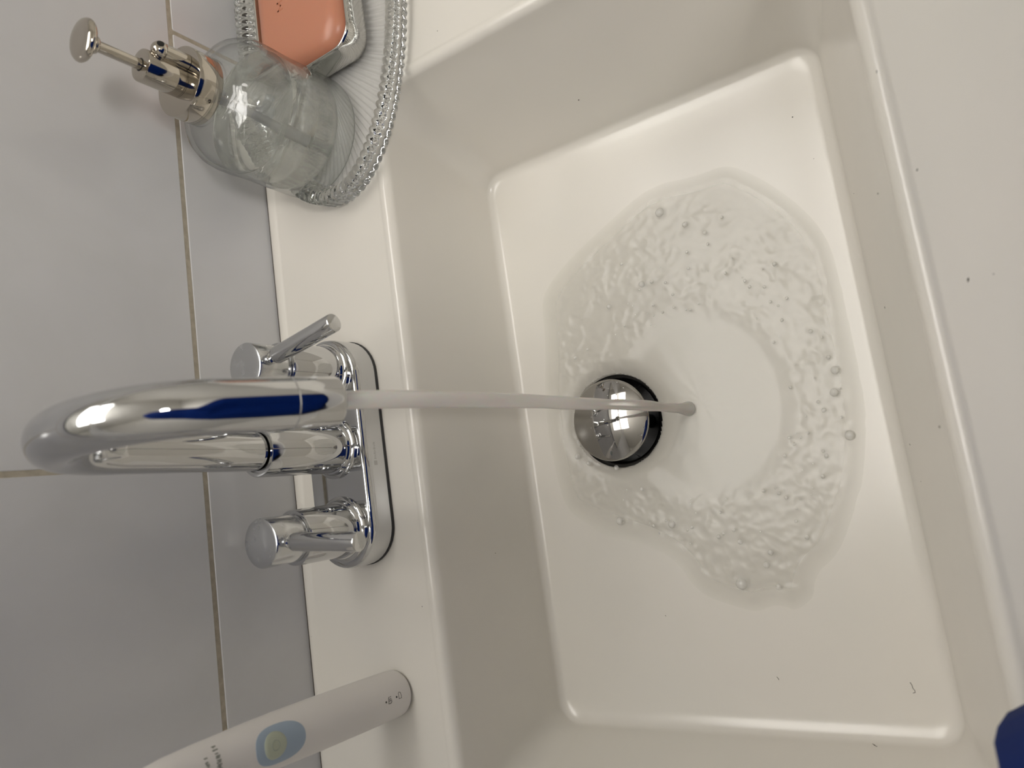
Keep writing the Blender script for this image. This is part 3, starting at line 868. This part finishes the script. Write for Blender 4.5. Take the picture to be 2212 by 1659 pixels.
def on_brush(s, z, lift):
    """s = arc offset (m) from the front line, positive to the world right"""
    r = brad(z)
    a = FACE + s / r
    return LEAN @ Vector(((r + lift) * cos(a), (r + lift) * sin(a), z))


def patch(name, shape, m, lift, parent=brush):
    """shape(t) -> closed outline in (s, z); filled fan with rings"""
    g = G(); n = 48; K = 7
    ctr = [0, 0]
    o = [shape(2 * pi * k / n) for k in range(n)]
    ctr = (sum(p[0] for p in o) / n, sum(p[1] for p in o) / n)
    rr = []
    rr.append([on_brush(p[0], p[1], -0.0003) for p in o])
    for j in range(K):
        t = 1 - j / K
        l = lift * (0.6 if j == 0 else 1)
        rr.append([on_brush(ctr[0] + (p[0] - ctr[0]) * t, ctr[1] + (p[1] - ctr[1]) * t, l) for p in o])
    g.rings(rr, False, True)
    return g.make(name, m, parent, True, 0.9)


def pad_shape(t):
    c, s = cos(t), sin(t)
    # wide rounded end towards the base, narrower end towards the neck
    w = 0.0090 * (1 + 0.02 * s)
    zc = 0.0935
    return (w * c * (1.0 if s > 0 else 1.0) , zc + (0.0128 * s if s > 0 else 0.0148 * s) )


def pad_shape2(t):
    c, s = cos(t), sin(t)
    e = 0.85
    return (0.0092 * math.copysign(abs(c) ** e, c), 0.0920 + 0.0138 * math.copysign(abs(s) ** e, s))


patch('grip_pad', pad_shape2, PAD, 0.0003)
bt = patch('power_button', lambda t: (0.0060 * cos(t), 0.0955 + 0.0060 * sin(t)), BUTTON, 0.0008)
# printed ring on the button
g = G()
for ra, rb in ((0.0019, 0.0022),):
    rr = []
    for r_, l_ in ((ra, 0.00078), (ra, 0.00095), (rb, 0.00095), (rb, 0.00078)):
        rr.append([on_brush(r_ * cos(2 * pi * k / 32), 0.0958 + r_ * sin(2 * pi * k / 32), l_) for k in range(32)])
    g.rings(rr)
o = g.make('button_ring', BUTTON_RING, None); o.parent = bt


def ink(name, segs, w, m):
    g = G()
    for a, b in segs:
        n = 4
        P = [on_brush(a[0] + (b[0] - a[0]) * k / n, a[1] + (b[1] - a[1]) * k / n, 0.00002) for k in range(n + 1)]
        g.tube(P, w / 2, 6)
    return g.make(name, m, brush)


# indicator holes, brush-head symbol and battery symbol
for s, z in ((-0.0005, 0.0225), (0.0001, 0.0140)):
    patch('indicator_hole', lambda t, s=s, z=z: (s + 0.00055 * cos(t), z + 0.00055 * sin(t)), BLACK, 0.0001)
ink('battery_symbol', [((-0.0013, 0.0122), (0.0016, 0.0122)), ((0.0016, 0.0122), (0.0021, 0.0115)), ((0.0021, 0.0115), (0.0016, 0.0104)), ((0.0016, 0.0104), (-0.0013, 0.0102)), ((-0.0013, 0.0102), (-0.0013, 0.0122))], 0.00032, PRINT)
ink('brush_head_symbol', [((-0.0018, 0.0207), (-0.0006, 0.0205)), ((-0.0006, 0.0205), (0.0010, 0.0205)), ((0.0010, 0.0205), (0.0016, 0.0196)), ((-0.0006, 0.0205), (-0.0004, 0.0180)), ((0.0003, 0.0200), (0.0005, 0.0182)), ((-0.0018, 0.0207), (-0.0020, 0.0188)), ((-0.0020, 0.0188), (-0.0010, 0.0180)), ((0.0012, 0.0190), (0.0016, 0.0183))], 0.00036, PRINT)
# two rings of worn lettering round the handle, mostly outside the frame
random.seed(3)
for name, z, h, s0, s1 in (('worn_lettering', 0.1225, 0.0024, -0.0120, 0.0092), ('worn_lettering', 0.1280, 0.0018, -0.0120, 0.0052)):
    segs = []
    s = s1
    while s > s0:
        w = 0.0011
        segs += [((s, z + h * 0.3 * random.random()), (s, z + h * random.uniform(0.6, 1))), ((s, z + h * random.random()), (s - w * random.random(), z + h * random.random()))]
        if random.random() > .5: segs.append(((s - w, z), (s - w, z + h * 0.8)))
        s -= w + 0.0007
    ink(name, segs, 0.0006, PRINT2)

# ------------------------------------------------------------------ blue garment of whoever stands at the basin
g = G(); rings = []
n = 520
NZ = 120
for j in range(NZ):
    z = ZF + 0.002 + (0.80 - ZF) * j / (NZ - 1)
    ring = []
    up = sstep(-0.02, 0.03, z)
    belly = 0.110 * up * (1 - 0.85 * sstep(0.10, 0.38, z))
    sh = 1 - 0.50 * sstep(0.58, 0.80, z) ** 2
    xr = 0.19 - 0.26 * sstep(0.12, 0.34, z)
    xl = -0.44
    for k in range(n):
        a = 2 * pi * k / n
        c_, s_ = cos(a), sin(a)
        e = 0.40 + 0.15 * sstep(0.2, 0.5, z)
        px = math.copysign(abs(c_) ** e, c_); py = math.copysign(abs(s_) ** e, s_)
        fold = 0.0065 * noise.noise(Vector((px * 5.0 + z * 3, py * 2.4, z * 12.0))) + 0.004 * noise.noise(Vector((px * 15 - z * 10, py * 7, z * 34 + 4)))
        x = (xl + xr) / 2 + ((xr - xl) / 2 + fold) * px * sh
        y = -0.600 + (0.122 + fold) * py * sh
        if py > 0:
            y += belly * py * (1 - sstep(-0.108, -0.070, x + fold * 2.5))
        ring.append(Vector((x, y, z)))
    rings.append(ring)
garment = g.rings(rings, True, True).make('blue_garment', CLOTH, None, True, None)
tag(garment, 'deep blue wrinkled garment of someone leaning at the front edge of the sink', 'clothing')
